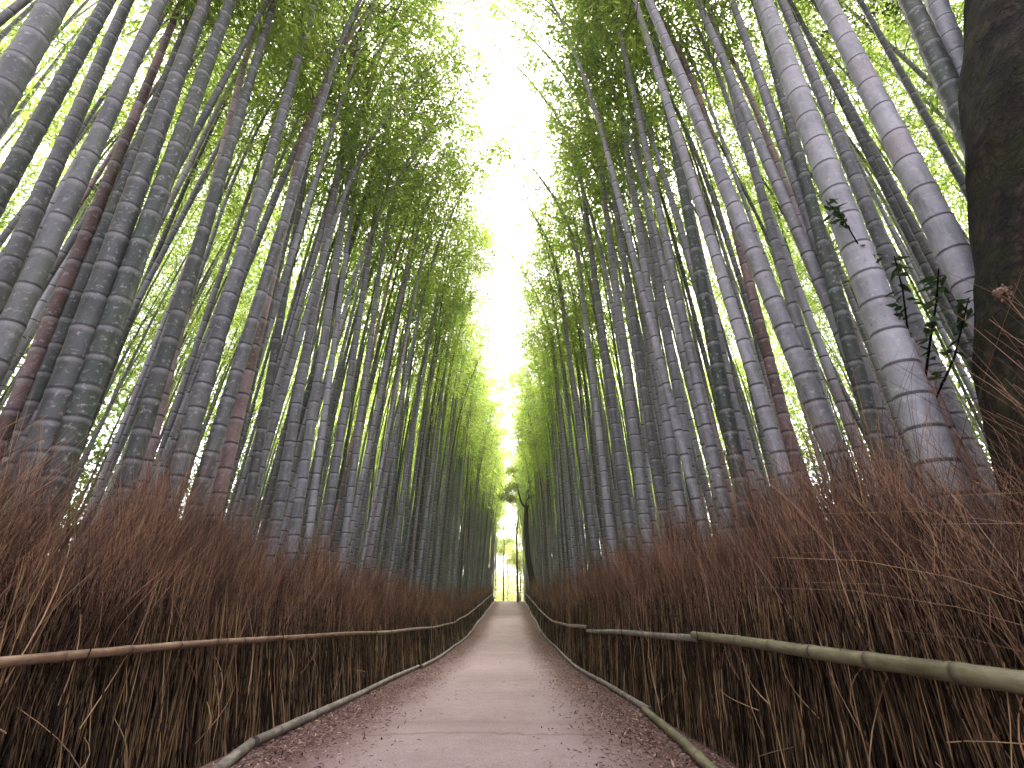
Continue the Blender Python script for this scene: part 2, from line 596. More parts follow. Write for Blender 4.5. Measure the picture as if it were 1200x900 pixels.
def build_twigs(sign, x0, y0, y1, dens, thick, hmain, rad, lean=.10, low=.46):
    """fine twigs fanning out over the rail up to the ragged top."""
    n = int((y1 - y0) * dens)
    y = rng.uniform(y0, y1, n)
    d = rng.random(n) * thick
    x = x0 + sign * (d + .02)
    K = 5
    H = hmain(y) * (1 + .10 * np.sin(y * 2.3 + sign) + .07 * np.sin(y * 5.9) + .05 * np.sin(y * 11.0))
    z0 = H * rng.uniform(low * .7, low * 1.9, n)
    z1 = H * np.clip(rng.normal(.88, .14, n), .5, 1.25)
    z1 = np.maximum(z1, z0 + .22)
    s = np.linspace(0, 1, K)
    lx_ = rng.normal(sign * lean, .24, n)
    ly_ = rng.normal(.08, .27, n)
    P = np.zeros((n, K, 3))
    ln = (z1 - z0)
    curve = s ** 1.6
    wob = np.cumsum(rng.normal(0, .009, (n, K, 2)), axis=1)
    P[:, :, 0] = (x + sign * LEAN[sign] * z0)[:, None] + lx_[:, None] * curve * ln[:, None] + wob[:, :, 0]
    P[:, :, 1] = y[:, None] + ly_[:, None] * curve * ln[:, None] + wob[:, :, 1]
    P[:, :, 2] = (gz(y) + z0)[:, None] + s[None, :] * ln[:, None]
    rr = rng.uniform(.6, 1.4, n) * rad
    V, f = tubes(P, rr[:, None] * (1 - .6 * s[None, :]), 3)
    t = np.repeat(np.clip(rng.beta(1.7, 2.0, n) * .85 + .05, 0, 1), K * 3)
    return V, f, t


def join(parts):
    Vs, Fs, Ts, o_ = [], [], [], 0
    for V, f, t in parts:
        Vs.append(V); Fs.append(f + o_); Ts.append(t); o_ += len(V)
    return np.concatenate(Vs), np.concatenate(Fs), np.concatenate(Ts)


def pole(name, pts, r0, r1, mat, parent, label=None, seg=.42):
    """a bamboo pole used as rail: swollen nodes every seg metres."""
    pts = np.asarray(pts, float)
    dl = np.r_[0, np.cumsum(np.linalg.norm(np.diff(pts, axis=0), axis=1))]
    L = dl[-1]
    svals, nodev, bulge = [], [], []
    nn = max(1, int(L / seg))
    for i in range(nn):
        jit = 0 if i == 0 else rng.uniform(-.05, .05)
        a = (i + jit) / nn
        for da, nv, b in ((0.0, i, 1.12), (.04, i + .04, 1.06), (.12, i + .12, 1.0), (.5, i + .5, .985), (.88, i + .88, 1.0), (.965, i + .965, 1.07)):
            svals.append(a + da / nn); nodev.append(nv); bulge.append(b)
    svals.append(1.0); nodev.append(nn - .001); bulge.append(1.03)
    svals = np.array(svals); o_ = np.argsort(svals)
    svals = svals[o_]; nodev = np.array(nodev)[o_]; bulge = np.array(bulge)[o_]
    q = np.stack([np.interp(svals * L, dl, pts[:, c]) for c in range(3)], 1)
    S = 12
    rad = (r0 + (r1 - r0) * svals) * bulge
    V, f = tubes(q[None], rad[None], S, rot=[0.0])
    # end caps
    V = np.concatenate([V, q[:1], q[-1:]])
    c0, c1 = len(V) - 2, len(V) - 1
    tri = [(c0, (j + 1) % S, j) for j in range(S)]
    b0 = (len(q) - 1) * S
    tri += [(c1, b0 + j, b0 + (j + 1) % S) for j in range(S)]
    nd = np.r_[np.repeat(nodev, S), 0, 0]
    o = link(name, mesh_from(name, V, f, np.array(tri), mats=[mat], attrs={"node": nd}), parent)
    if label:
        o["label"] = label
    return o


def rail_pts(x, y0, y1, h, wob=.015, step=.5, sx=0.0, seed=0):
    y = np.arange(y0, y1 + 1e-6, step)
    y[-1] = y1
    r_ = np.random.default_rng(seed)
    p1, p2 = r_.uniform(0, 6.28, 2)
    z = gz(y) + h + wob * np.sin(y * 1.1 + p1)
    xx = x + sx * np.sin(y * .55 + p2) + wob * .6 * np.sin(y * 1.9 + p2)
    return np.stack([xx, y, z], 1)


def h_left(y):
    return np.interp(y, [-2, 2, 6, 12, 25, 70], [1.86, 1.86, 1.74, 1.74, 1.78, 1.8])


def h_right(y):
    return np.interp(y, [-2, 1, 3, 7, 14, 25, 70], [1.78, 1.78, 1.80, 2.0, 2.2, 2.2, 2.2])


def fence(sign, x0, hfun, label, specs_up, specs_low, cat="fence"):
    root = thing("brushwood_fence", label, cat, (0, 0, 0), "brushwood fences along the path")
    xf = x0 + sign * .05
    parts = []
    # packed inner core of the brush: ragged slab, near-black to paint shade between stems
    yy = np.arange(-2.5, 62.01, .5)
    parts.append(build_stems(sign, xf, -2.5, 5, 460, .34, hfun, .0040))
    parts.append(build_stems(sign, xf, 5, 12, 320, .34, hfun, .0048))
    parts.append(build_stems(sign, xf, 12, 26, 120, .34, hfun, .010))
    parts.append(build_stems(sign, xf, 26, 62, 60, .34, hfun, .017))
    V, f, t = join(parts)
    m = len(yy)
    core = []
    for yv in yy:
        h = float(hfun(yv)) * .60
        for (dx, hz) in ((.16, -.05), (.14, h * .5), (.17, h), (.27, h), (.29, -.05)):
            core.append((xf + sign * (dx + LEAN[sign] * max(hz, 0) + rng.uniform(-.02, .02)), yv, float(gz(yv)) + hz + (rng.uniform(-.06, .06) if hz > 0 else 0)))
    core = np.array(core)
    i = np.arange(m - 1)[:, None] * 5
    j = np.arange(4)[None, :]
    fc = np.stack([i + j, i + j + 1, i + j + 6, i + j + 5], -1).reshape(-1, 4) + len(V)
    V = np.concatenate([V, core]); f = np.concatenate([f, fc]); t = np.concatenate([t, np.zeros(len(core))])  # slab takes the darkest stem colour, standing in for shade in the gaps
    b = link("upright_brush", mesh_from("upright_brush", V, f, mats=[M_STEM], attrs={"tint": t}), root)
    b["kind"] = "stuff"
    parts = [build_twigs(sign, xf, -2.5, 5, 1700, .42, hfun, .0016),
             build_twigs(sign, xf, 5, 12, 950, .42, hfun, .0023),
             build_twigs(sign, xf, 12, 26, 520, .42, hfun, .0038),
             build_twigs(sign, xf, 26, 62, 240, .42, hfun, .007)]
    V, f, t = join(parts)
    b = link("brush_top", mesh_from("brush_top", V, f, mats=[M_BRUSH], attrs={"tint": t}), root)
    b["kind"] = "stuff"
    for i_, (y0, y1, h, r0, r1, mat, lab) in enumerate(specs_up):
        pole("upper_rail", rail_pts(x0 + sign * (LEAN[sign] * h - .035), y0, y1, h - (.055 if sign < 0 else .03), .012, seed=i_ + 10 * (sign + 2)), r0, r1, mat, root, lab)
    for i_, (y0, y1, dx, r0, r1, mat, lab) in enumerate(specs_low):
        q = rail_pts(x0 + dx - sign * .07, y0, y1, .055, .006, sx=.05 if i_ else .01, seed=i_ + 77 * (sign + 2))
        if i_ == 0:
            q[:, 0] += -sign * .17 * np.clip(y1 - q[:, 1], 0, 3) * (1.35 if sign < 0 else .5)
        pole("foot_rail", q, r0, r1, mat, root, lab)
    # a few stray pale stems that stick out of the face
    for i_ in range(34):
        yv = 1.6 + 8 * rng.random() ** 1.4
        hz = rng.uniform(.12, .75)
        ln = rng.uniform(.25, .75)
        a = rng.normal(0, .75)
        K = 6
        s = np.linspace(0, 1, K)
        bend = rng.normal(0, .12)
        q = np.zeros((1, K, 3))
        q[0, :, 0] = xf + sign * LEAN[sign] * (hz + math.cos(a) * ln * s) - sign * (.01 + .05 * np.sin(s * 3.0))
        q[0, :, 1] = yv + math.sin(a) * ln * s + bend * s * s * .5
        q[0, :, 2] = float(gz(yv)) + hz + math.cos(a) * ln * s - .1 * abs(bend) * s * s
        V, f = tubes(q, (rng.uniform(.0022, .0045) * (1 - .6 * s))[None], 5)
        link("stray_stem", mesh_from("stray_stem", V, f, mats=[M_BRUSH],
                                     attrs={"tint": np.full(len(V), rng.uniform(.55, .95))}), root)
    return root


fence(-1, XL, h_left, "shaggy brown brushwood fence left of the path with thin reddish upper rail",
      [(-2.5, 8.7, .86, .0255, .023, M_POLE_RED, "reddish brown bamboo upper rail"),
       (8.6, 21.0, .87, .030, .026, M_POLE_TAN, None), (20.9, 38.0, .90, .032, .028, M_POLE_TAN, None),
       (37.9, 61.0, .90, .032, .03, M_POLE_GREY, None)],
      [(1.6, 4.55, 0, .046, .040, M_POLE_GREY, None), (4.5, 12.0, -.02, .040, .036, M_POLE_GREY, None),
       (11.9, 24.0, .02, .042, .036, M_POLE_GREY, None), (23.9, 42.0, 0, .044, .036, M_POLE_GREY, None),
       (41.9, 61.0, 0, .044, .04, M_POLE_GREY, None)])
fence(1, XR, h_right, "shaggy brown brushwood fence right of the path with thick olive upper rail",
      [(-2.5, 4.55, .86, .042, .032, M_POLE_OLIVE, "thick olive bamboo upper rail"),
       (4.45, 11.0, .85, .030, .034, M_POLE_GREY, None), (10.9, 24.0, .90, .038, .034, M_POLE_TAN, None),
       (23.9, 42.0, .92, .04, .034, M_POLE_TAN, None), (41.9, 61.0, .9, .04, .034, M_POLE_GREY, None)],
      [(-2.0, 6.2, 0, .044, .036, M_POLE_OLIVE, None), (6.1, 13.0, .0, .038, .034, M_POLE_GREY, None),
       (12.9, 25.0, .03, .042, .036, M_POLE_GREY, None), (24.9, 42.0, -.02, .044, .036, M_POLE_GREY, None),
       (41.9, 61.0, 0, .044, .04, M_POLE_GREY, None)])


# ------------------------------------------------------------------ bamboo
def culm_axis(z, lean, bend, zb, H):
    """centre line of a culm at height z (arrays)."""
    q = np.clip(z - zb, 0, None) / max(H - zb, .1)
    q = q ** 2
    return np.stack([lean[0] * z + bend[0] * q, lean[1] * z + bend[1] * q, z], -1)


def node_heights(H, seed):
    r_ = np.random.default_rng(seed)
    z, out_ = .05, [0.05]
    base = r_.uniform(.9, 1.12)
    while z < H - .2:
        t = z / H
        seg = (.13 + .24 * min(1, t / .25)) if t < .25 else (.37 if t < .7 else .30)
        z += base * seg * r_.uniform(.93, 1.07) * .92
        out_.append(z)
    return np.array(out_)


def culm_mesh(name, D, H, lean, bend, zb, seed, sides=14, mat=None):
    nz = node_heights(H, seed)
    zs, nv, bl = [-.15], [0.3], [1.02]
    for i in range(len(nz) - 1):
        a, b = nz[i], nz[i + 1]
        L = b - a
        for dz, n_, k_ in ((0, 0.0, 1.055), (.010, .028, 1.045), (.030, .085, 1.0), (L * .5, .5, .985), (L - .05, 1 - .05 / L, .995), (L - .012, .985, 1.03)):
            zs.append(a + dz); nv.append(i + 1 + n_); bl.append(k_)
    zs.append(H); nv.append(len(nz) + .5); bl.append(1)
    zs, nv, bl = map(np.array, (zs, nv, bl))
    q = culm_axis(zs, lean, bend, zb, H)
    t = np.clip(zs / H, 0, 1)
    rad = D / 2 * (1 - .90 * t ** 1.7) * bl
    V, f = tubes(q[None], rad[None], sides, rot=[0.0])
    return mesh_from(name, V, f, mats=[mat or M_CULM], attrs={"node": np.repeat(nv, sides)})


def crown_arrays(H0, nb, per, seed, Lf, Wf, spread=1.0, m=7):
    """branches and leaf blades of one crown, crown length H0, axis +Z from 0."""
    r_ = np.random.default_rng(seed)
    zz = H0 * np.sort(r_.random(nb) ** .85)
    zz = np.r_[zz, H0 * np.array([.93, .955, .975, .99])]
    az = r_.uniform(0, 6.283, len(zz))
    t = zz / H0
    ln = spread * (1.75 * np.sin(np.clip(t * 2.6 + .35, 0, 3.0)) + .25 + .35 * np.clip(t * 2 - 1, 0, 1)) * r_.uniform(.55, 1.2, len(zz))
    el = r_.uniform(.35, .95, len(zz))
    K = 5
    s = np.linspace(0, 1, K)
    P = np.zeros((len(zz), K, 3))
    hor = ln[:, None] * np.cos(el)[:, None] * s
    P[:, :, 0] = hor * np.cos(az)[:, None]
    P[:, :, 1] = hor * np.sin(az)[:, None]
    P[:, :, 2] = zz[:, None] + ln[:, None] * (np.sin(el)[:, None] * s - .55 * s ** 2.2)
    Vb, fb = tubes(P, np.broadcast_to((.011 * (1 - .75 * s))[None], (len(zz), K)), 3)
    # leaves in sprays along each branch
    nsp = per
    bi = np.repeat(np.arange(len(zz)), nsp)
    w = .30 + .70 * r_.random(len(bi)) ** .6
    fi = np.clip(w * (K - 1), 0, K - 1.001)
    i0 = fi.astype(int)
    fr = (fi - i0)[:, None]
    base = P[bi, i0] * (1 - fr) + P[bi, i0 + 1] * fr
    base = base + r_.normal(0, .13, base.shape) * spread
    n = len(base) * m
    cc = np.repeat(base, m, axis=0) + r_.normal(0, .55 * Lf + .02, (n, 3)) * np.array([1, 1, 1.25])
    D = np.repeat(P[bi, -1] - P[bi, 0], m, axis=0)
    D /= np.linalg.norm(D, axis=1, keepdims=True) + 1e-6
    D = D * .7 + r_.normal(0, .55, (n, 3))
    D[:, 2] -= .45
    Nn = r_.normal(0, .6, (n, 3)); Nn[:, 2] += .8
    sc_ = r_.uniform(.7, 1.3, n)
    Vl, fl = leaves(cc, D, Nn, Lf * sc_, Wf * sc_)
    tint = np.repeat(np.clip(np.repeat(r_.uniform(.15, .85, len(base)), m) + r_.normal(0, .12, n), 0, 1), 4)
    return Vb, fb, Vl, fl, tint


def crown_mesh(lean, bend, zb, H, seed, frac=.48, spread=1.0):
    """foliage whose branches follow the culm's own curve."""
    Hc = H * (1 - frac)
    Vb, fb, Vl, fl, tint = crown_arrays(Hc, 44, 4, 100 + seed, .135, .027, spread, 14)
    V = np.concatenate([Vb, Vl])
    z = np.clip(V[:, 2], 0, Hc) + H * frac
    ax = culm_axis(z, lean, bend, zb, H)
    V[:, :2] += ax[:, :2]
    V[:, 2] += H * frac
    f = np.concatenate([fb, fl + len(Vb)])
    mi = np.r_[np.ones(len(fb), int), np.zeros(len(fl), int)]
    return mesh_from("foliage", V, f, mats=[M_LEAF, M_TWIG], smooth=False, mat_idx=mi,
                     attrs={"tint": np.r_[np.full(len(Vb), .5), tint]})


bases = []          # (x, y, D) of every bamboo placed


def explicit(u0, v0, u1, v1, w, D, tone, label, H=None, bend_in=1.1):
    """culm whose centre line passes through photo points (u0,v0) low and (u1,v1) high, w px wide at the low one."""
    r0, r1 = ray(u0, v0), ray(u1, v1)
    # far enough out for the foot to stand behind the fence
    t = D * F / w * 1.06
    for _ in range(60):
        p0 = np.array([0, 0, CAMH]) + r0 * t
        s = p0[1] / max(r1[1], .2)
        p1 = np.array([0, 0, CAMH]) + r1 * s
        lean = (p1 - p0) / (p1[2] - p0[2])
        bx_ = p0[0] - lean[0] * p0[2]
        if bx_ < XL - .62 or bx_ > XR + .52:
            break
        t *= 1.03
    D = min(.185, max(D, w * t / F / 1.06)) if D > .07 else D
    zb_ = ground_z(p0[0], p0[1])
    base = p0 - lean * (p0[2] - zb_)
    base[2] = zb_ = float(ground_z(base[0], base[1]))
    if H is None:
        H = random.uniform(15.0, 18.0) if p0[0] < 0 else random.uniform(16.5, 19.5)
    sgn = -1 if base[0] > 0 else 1
    group = "bamboos left of the path" if base[0] < 0 else "bamboos right of the path"
    root = thing("bamboo", label, "bamboo", tuple(base), group)
    seed = len(bases) + 1
    zb = max(7.0, p1[2] - base[2])
    zb = min(zb, H * .6)
    over = 4.3 < base[1] < 10.5 and bend_in > 0       # these arch over the path
    if over:
        bend_in = 3.2 if sgn < 0 else 2.1
    elif sgn < 0:
        bend_in *= 2.0
    bend = (sgn * bend_in, random.uniform(-.4, .4))
    o_ = link("culm", culm_mesh("culm", D * 1.02, H, (lean[0], lean[1]), bend, zb, seed, 16), root)
    o_["tone"] = float(tone)
    if H > 8:
        link("foliage", crown_mesh((lean[0], lean[1]), bend, zb, H, seed, .51, 1.3 if over else 1.0), root)
    bases.append((base[0], base[1], D))
    return root, base, lean


EXPL = [
    # left side, from the left edge of the picture
    (33, 63, 70, 0, 33, .150, .40, "thick grey bamboo cutting across the top left corner of the view"),
    (10, 212, 123, 10, 20, .125, .16, "dark slate bamboo just right of the corner one, leaving through the left edge"),
    (12, 318, 143, 20, 20, .130, .38, "grey bamboo between the dark slate one and the mottled lichened one on the left"),
    (12, 388, 185, 10, 25, .140, .46, "mottled lichen-spotted bamboo left of the red-brown culm"),
    (20, 477, 210, 10, 18, .120, .99, "dark red-brown dead bamboo among grey ones at far left"),
    (42, 470, 228, 10, 19, .130, .25, "dark grey bamboo tucked between the red-brown culm and the pale-ringed thick one"),
    (60, 497, 240, 3, 30, .150, .33, "thick grey-green bamboo with pale rings right of the red-brown culm"),
    (83, 513, 267, 10, 28, .145, .08, "thick dark green bamboo right of the grey-green one with pale rings"),
    (108, 377, 310, 7, 12, .090, .42, "thin grey bamboo leaning sharply across its thicker left neighbours"),
    (143, 583, 320, 7, 21, .130, .30, "sturdy dark grey bamboo directly left of the pale pink culm"),
    (163, 580, 275, 120, 14, .100, .85, "slender pale pink bamboo beside a sturdy dark grey one"),
    (200, 587, 370, 0, 22, .135, .45, "tall grey bamboo first to the right of the pale pink culm"),
    (233, 577, 415, 0, 18, .125, .38, "grey bamboo leaning over the left fence, left of a brownish culm"),
    (255, 587, 350, 190, 17, .125, .92, "brownish weathered bamboo rising from the left fence among greys"),
    (293, 583, 360, 190, 12, .100, .36, None), (327, 593, 400, 180, 14, .120, .48, None),
    (350, 593, 412, 190, 13, .115, .56, None), (408, 600, 472, 110, 9, .110, .60, None), (366, 596, 432, 100, 9, .105, .66, None), (385, 600, 470, 60, 11, .120, .50, None),
    (268, 560, 330, 300, 11, .100, .28, None),
    # right side
    (1077, 487, 893, 0, 47, .205, .66, "thickest pale bamboo right of the path, blotched with lichen"),
    (1127, 317, 967, 0, 33, .185, .74, "very pale thick bamboo running down behind the mossy trunk"),
    (1120, 127, 1067, 10, 27, .195, .14, "thick dark green bamboo high up, close left of the mossy trunk"),
    (1122, 85, 1093, 7, 25, .190, .66, "pale bamboo at the very top, touching the mossy trunk"),
    (1067, 367, 920, 10, 18, .130, .52, "grey bamboo close behind the thickest pale one, to its right"),
    (1040, 517, 860, 7, 19, .125, .58, "lavender grey bamboo left of the thickest pale one"),
    (960, 330, 820, 7, 15, .120, .62, "pale grey bamboo two culms left of the thickest one"),
    (977, 527, 760, 0, 25, .150, .60, "thick speckled bamboo leaning in from the right fence with widely spaced rings"),
    (923, 567, 744, 0, 18, .130, .72, "very pale bamboo in front of a dark red-brown culm on the right"),
    (857, 513, 763, 27, 18, .135, .02, "smooth dark green bamboo standing out among pale ones on the right"),
    (880, 567, 778, 110, 14, .115, .60, "slim pale bamboo between the dark green culm and the very pale one"),
    (843, 567, 725, 30, 14, .120, .52, "grey bamboo immediately left of the smooth dark green one"),
    (923, 507, 870, 300, 14, .120, .96, "dark red-brown bamboo behind the very pale one on the right"),
    (963, 287, 897, 43, 15, .120, .12, "dark green bamboo half hidden left of the lavender grey one"),
    (947, 423, 830, 7, 14, .115, .55, "grey bamboo close behind the thick speckled one on the right"),
    (1120, 513, 1047, 340, 12, .060, .87, "thin rosy split bamboo stake leaning before the thickest culm"),
    (1130, 217, 1017, 17, 10, .090, .34, "thin dark bamboo slanting toward the middle of the mossy trunk"),
    (1100, 287, 1030, 140, 13, .110, .50, "grey bamboo behind the very pale thick one near the trunk"),
    (1027, 200, 940, 27, 8, .080, .25, "thin dark bamboo crossing the gap between the two thickest pale culms"),
    (668, 600, 612, 80, 8.5, .120, .60, None), (712, 592, 646, 40, 11, .120, .68, None), (753, 587, 680, 7, 14, .150, .56, None), (793, 567, 710, 7, 14, .145, .62, None),
    (733, 587, 655, 20, 12, .140, .45, None), (690, 590, 617, 37, 9.5, .135, .55, None),
    (775, 590, 700, 100, 11, .130, .40, None), (815, 585, 735, 100, 12, .130, .58, None),
]
unl = []
for e in EXPL:
    u0, v0, u1, v1, w, D, tone, lab = e
    stake = D < .07
    root, base, lean = explicit(u0, v0, u1, v1, w, D, tone, lab or "x", H=3.4 if stake else None, bend_in=.0 if stake else 1.5)
    if stake:
        for ch in root.children:
            if ch.name.startswith("foliage"):
                bpy.data.objects.remove(ch)
    unl.append((root, base, tone, D, lab is not None))

DIAMS = [.065, .075, .085, .095, .105, .115, .13]

# procedural positions on both sides
cand = []
for sgn, xe in ((-1, XL), (1, XR)):
    d = .50 if sgn > 0 else .68
    row = 0
    while d < 16.5:
        step = (.60 if row < 4 else .8) if row < 40 else (.95 if row < 8 else 1.5)
        y = -3.0 + random.random()
        while y < 74:
            x = xe + sgn * (d + random.uniform(-.28, .34))
            yy = y + random.uniform(-.3, .3)
            cand.append((x, yy, row))
            y += step * random.uniform(.75, 1.3)
        d += (.62 if row < 5 else 1.5) * random.uniform(.9, 1.1)
        row += 1
random.shuffle(cand)
placed = []
cell = {}


def near_any(x, y, r):
    cx, cy = int(x // 1), int(y // 1)
    for i in (-1, 0, 1):
        for j in (-1, 0, 1):
            for (a, b, rr) in cell.get((cx + i, cy + j), ()):
                if (a - x) ** 2 + (b - y) ** 2 < max(r, rr) ** 2:
                    return True
    return False


for (x, y, D) in bases:
    cell.setdefault((int(x // 1), int(y // 1)), []).append((x, y, .3))
for x, y, row in cand:
    dist = math.hypot(x, y)
    lim = 5.4 if x < 0 else 4.8
    if y < 1.6 and abs(x) < 9.5:
        continue
    if y < 7 and dist < lim:
        continue
    if dist < 8.5 and y < 9 and random.random() < .5:
        continue
    if abs(x - 3.0) < 1.0 and abs(y - 1.5) < 1.0:
        continue
    if abs(x - 1.9) < .6 and 37 < y < 47:
        continue
    r = .22 if row < 4 else .3
    if near_any(x, y, r):
        continue
    cell.setdefault((int(x // 1), int(y // 1)), []).append((x, y, r))
    D = random.choice(DIAMS)
    u = random.random()
    tone = (random.uniform(.42, .66) if u < .66 else random.uniform(.66, .78) if u < .79 else random.uniform(.02, .28) if u < .92 else random.uniform(.82, .88) if u < .97 else random.uniform(.9, 1.0))
    if x > 0 and tone < .6:
        tone += .06
    placed.append(dict(x=x, y=y, D=D, row=row, tone=tone, H=random.uniform(14.0, 18.0)))

# which of them show largest: paint them nearest first into image rows
W = 2400
rows = [60, 150, 240, 330, 420, 500, 570, 630, 670]
buf = {v: np.zeros(W, bool) for v in rows}
allb = [(math.hypot(x, y), x, y, D, None) for x, y, D in bases] + [(math.hypot(p["x"], p["y"]), p["x"], p["y"], p["D"], p) for p in placed]
allb.sort(key=lambda b: b[0])
for dist, x, y, D, p in allb:
    vis = 0
    base_z = float(ground_z(x, y))
    zs = np.linspace(1.75, 14, 60)
    pr = [project((x, y, base_z + z)) for z in zs]
    pr = [q for q in pr if q]
    if pr:
        vv = np.array([q[1] for q in pr])[::-1]
        uu = np.array([q[0] for q in pr])[::-1]
        tt = np.array([q[2] for q in pr])[::-1]
        for v in rows:
            if vv[0] <= v <= vv[-1]:
                u = np.interp(v, vv, uu); t = np.interp(v, vv, tt)
                hw = max(.5, D * F / t * .5)
                a, b = int((u - hw) * 2), int((u + hw) * 2) + 1
                a, b = max(a, 0), min(b, W)
                if b > a:
                    vis += int((~buf[v][a:b]).sum())
                    buf[v][a:b] = True
    if p is not None:
        p["vis"] = vis
placed.sort(key=lambda p: -p["vis"])
N_IND = 300 - len(bases)
ind, rest = placed[:N_IND], placed[N_IND:]

# shared culm and foliage variants, three for each thickness (bend along local +X)
variants = {}
for i, D in enumerate(DIAMS):
    for j in range(3):
        H = 16.0
        bend = (random.uniform(.5, 2.0), random.uniform(-.5, .5))
        zb = random.uniform(6, 9)
        variants[(D, j)] = (culm_mesh("culm", D, H, (0, 0), bend, zb, 500 + i * 3 + j, 12),
                            crown_mesh((0, 0), bend, zb, H, 300 + i * 3 + j, random.uniform(.51, .58)))

ORD = ["", "first", "second", "third", "fourth", "fifth", "sixth", "seventh", "eighth", "ninth", "tenth", "eleventh", "twelfth",
       "thirteenth", "fourteenth", "fifteenth", "sixteenth", "seventeenth", "eighteenth", "nineteenth", "twentieth"]


def tone_word(t):
    return ("dark green" if t < .15 else "grey-green" if t < .31 else "dark grey" if t < .43 else "grey" if t < .57 else "lavender grey" if t < .66
            else "pale" if t < .8 else "pinkish" if t < .9 else "red-brown")


recs = []
for root, base, tone, D, own in unl:
    if D > .07:
        recs.append((root, base[0], base[1], tone, D, 0, own))
for i, p in enumerate(ind):
    me, crown = variants[(p["D"], i % 3)]
    x, y = p["x"], p["y"]
    root = thing("bamboo", "x", "bamboo", (x, y, float(ground_z(x, y))), "bamboos left of the path" if x < 0 else "bamboos right of the path")
    sgn = 1 if x < 0 else -1
    lean_in = random.gauss(.030, .024) if p["row"] < 3 else random.gauss(.0, .03)
    lean_y = random.gauss(0, .02)
    q = Vector((0, 0, 1)).rotation_difference(Vector((sgn * lean_in, lean_y, 1)).normalized())
    spin = Matrix.Rotation((0 if sgn > 0 else math.pi) + random.gauss(0, .6), 4, 'Z')
    root.matrix_basis = Matrix.Translation(root.location) @ q.to_matrix().to_4x4() @ spin
    c = link("culm", me, root)
    c.scale = (1, 1, p["H"] / 16.0)
    c["tone"] = float(p["tone"])
    c = link("foliage", crown, root)
    c.scale = (1, 1, p["H"] / 16.0)
    recs.append((root, x, y, p["tone"], p["D"], p["row"], False))

# labels: the front rank is counted along each fence; those behind are told by rank and stretch of path
for sgn, side in ((-1, "left"), (1, "right")):
    mine = [r for r in recs if (r[1] > 0) == (sgn > 0)]
    front = sorted([r for r in mine if abs(r[1] - (XL if sgn < 0 else XR)) < 1.25], key=lambda r: r[2])
    seen_n = {}
    fr_ids = set()
    for r in front:
        if r[2] > 24:
            continue
        w = tone_word(r[3])
        seen_n[w] = seen_n.get(w, 0) + 1
        if r[6]:
            fr_ids.add(id(r))
        elif seen_n[w] <= 20:
            r[0]["label"] = f"{ORD[seen_n[w]]} {w} bamboo in the {side} front rank, counted from the near end"
            fr_ids.add(id(r))
    for r in mine:
        if id(r) in fr_ids or r[6]:
            continue
        w = tone_word(r[3])
        dy = r[2]
        zone = ("at the very near end" if dy < 4.2 else "above the nearest fence" if dy < 9 else "above the middle fence" if dy < 20
                else "beside the dip" if dy < 38 else "near the far end")
        rank = "in front rank" if r[5] < 2 else "in middle ranks" if r[5] < 5 else "deep in the grove"
        th = "stout" if r[4] > .11 else "slim"
        r[0]["label"] = f"{th} {w} bamboo {rank} {side} of path, {zone}"

# every other bamboo of the grove, one mass
Vs, Fs, nodeA, toneA, tintA, MI = [], [], [], [], [], []
off_ = 0
S = 7
for i, p in enumerate(rest):
    x, y, D, H = p["x"], p["y"], p["D"], p["H"]
    sgn = 1 if x < 0 else -1
    zs = np.array([-.1, 1.5, 3, 5, 7, 9, 11, 12.5, 14, 15.2, H])
    zs[-2] = H * .95
    zs[-3] = H * .88
    lean = (random.gauss(0, .03) + (sgn * .025 if p["row"] < 4 else 0), random.gauss(0, .025))
    bend = (sgn * random.uniform(.2, 1.3), random.uniform(-.5, .5))
    q = culm_axis(zs, lean, bend, 7.0, H) + np.array([x, y, float(ground_z(x, y))])
    rad = D / 2 * (1 - .9 * np.clip(zs / H, 0, 1) ** 1.7)
    V, f = tubes(q[None], rad[None], S, rot=[random.random()])
    Vs.append(V); Fs.append(f + off_); off_ += len(V)
    nodeA.append(np.repeat(zs / .32 + random.random(), S)); toneA.append(np.full(len(V), p["tone"])); tintA.append(np.full(len(V), .5))
    MI.append(np.zeros(len(f), int))
    dist = math.hypot(x, y)
    big = dist > 30
    Vb, fb, Vl, fl, tint = crown_arrays(H * .45, 12 if not big else 10, 3 if not big else 2, 900 + i % 40, .23 if not big else .33, .048 if not big else .085, 1.0, 7 if not big else 9)
    p0 = culm_axis(np.array([H * .55]), lean, bend, 7.0, H)[0] + np.array([x, y, float(ground_z(x, y))])
    ang = random.uniform(0, 6.28)
    ca, sa = math.cos(ang), math.sin(ang)
    Rz = np.array([[ca, -sa, 0], [sa, ca, 0], [0, 0, 1]])
    Vl = Vl @ Rz.T
    # follow the culm's own curve
    h_ = np.clip(Vl[:, 2], 0, H * .45) + H * .55
    ax = culm_axis(h_, lean, bend, 7.0, H)
    Vl[:, 0] += ax[:, 0] + x
    Vl[:, 1] += ax[:, 1] + y
    Vl[:, 2] += p0[2]
    Vs.append(Vl); Fs.append(fl + off_); off_ += len(Vl)
    nodeA.append(np.zeros(len(Vl))); toneA.append(np.zeros(len(Vl))); tintA.append(tint)
    MI.append(np.ones(len(fl), int))
me = mesh_from("bamboo_grove", np.concatenate(Vs), np.concatenate(Fs), mats=[M_CULM_MASS, M_LEAF], mat_idx=np.concatenate(MI),
               attrs={"node": np.concatenate(nodeA), "tone": np.concatenate(toneA), "tint": np.concatenate(tintA)})
o = link("bamboo_grove", me)
o["kind"] = "stuff"
o["label"] = "countless thinner bamboos filling the grove behind the front ranks on both sides"
print("bamboos", len(bases), len(ind), len(rest))


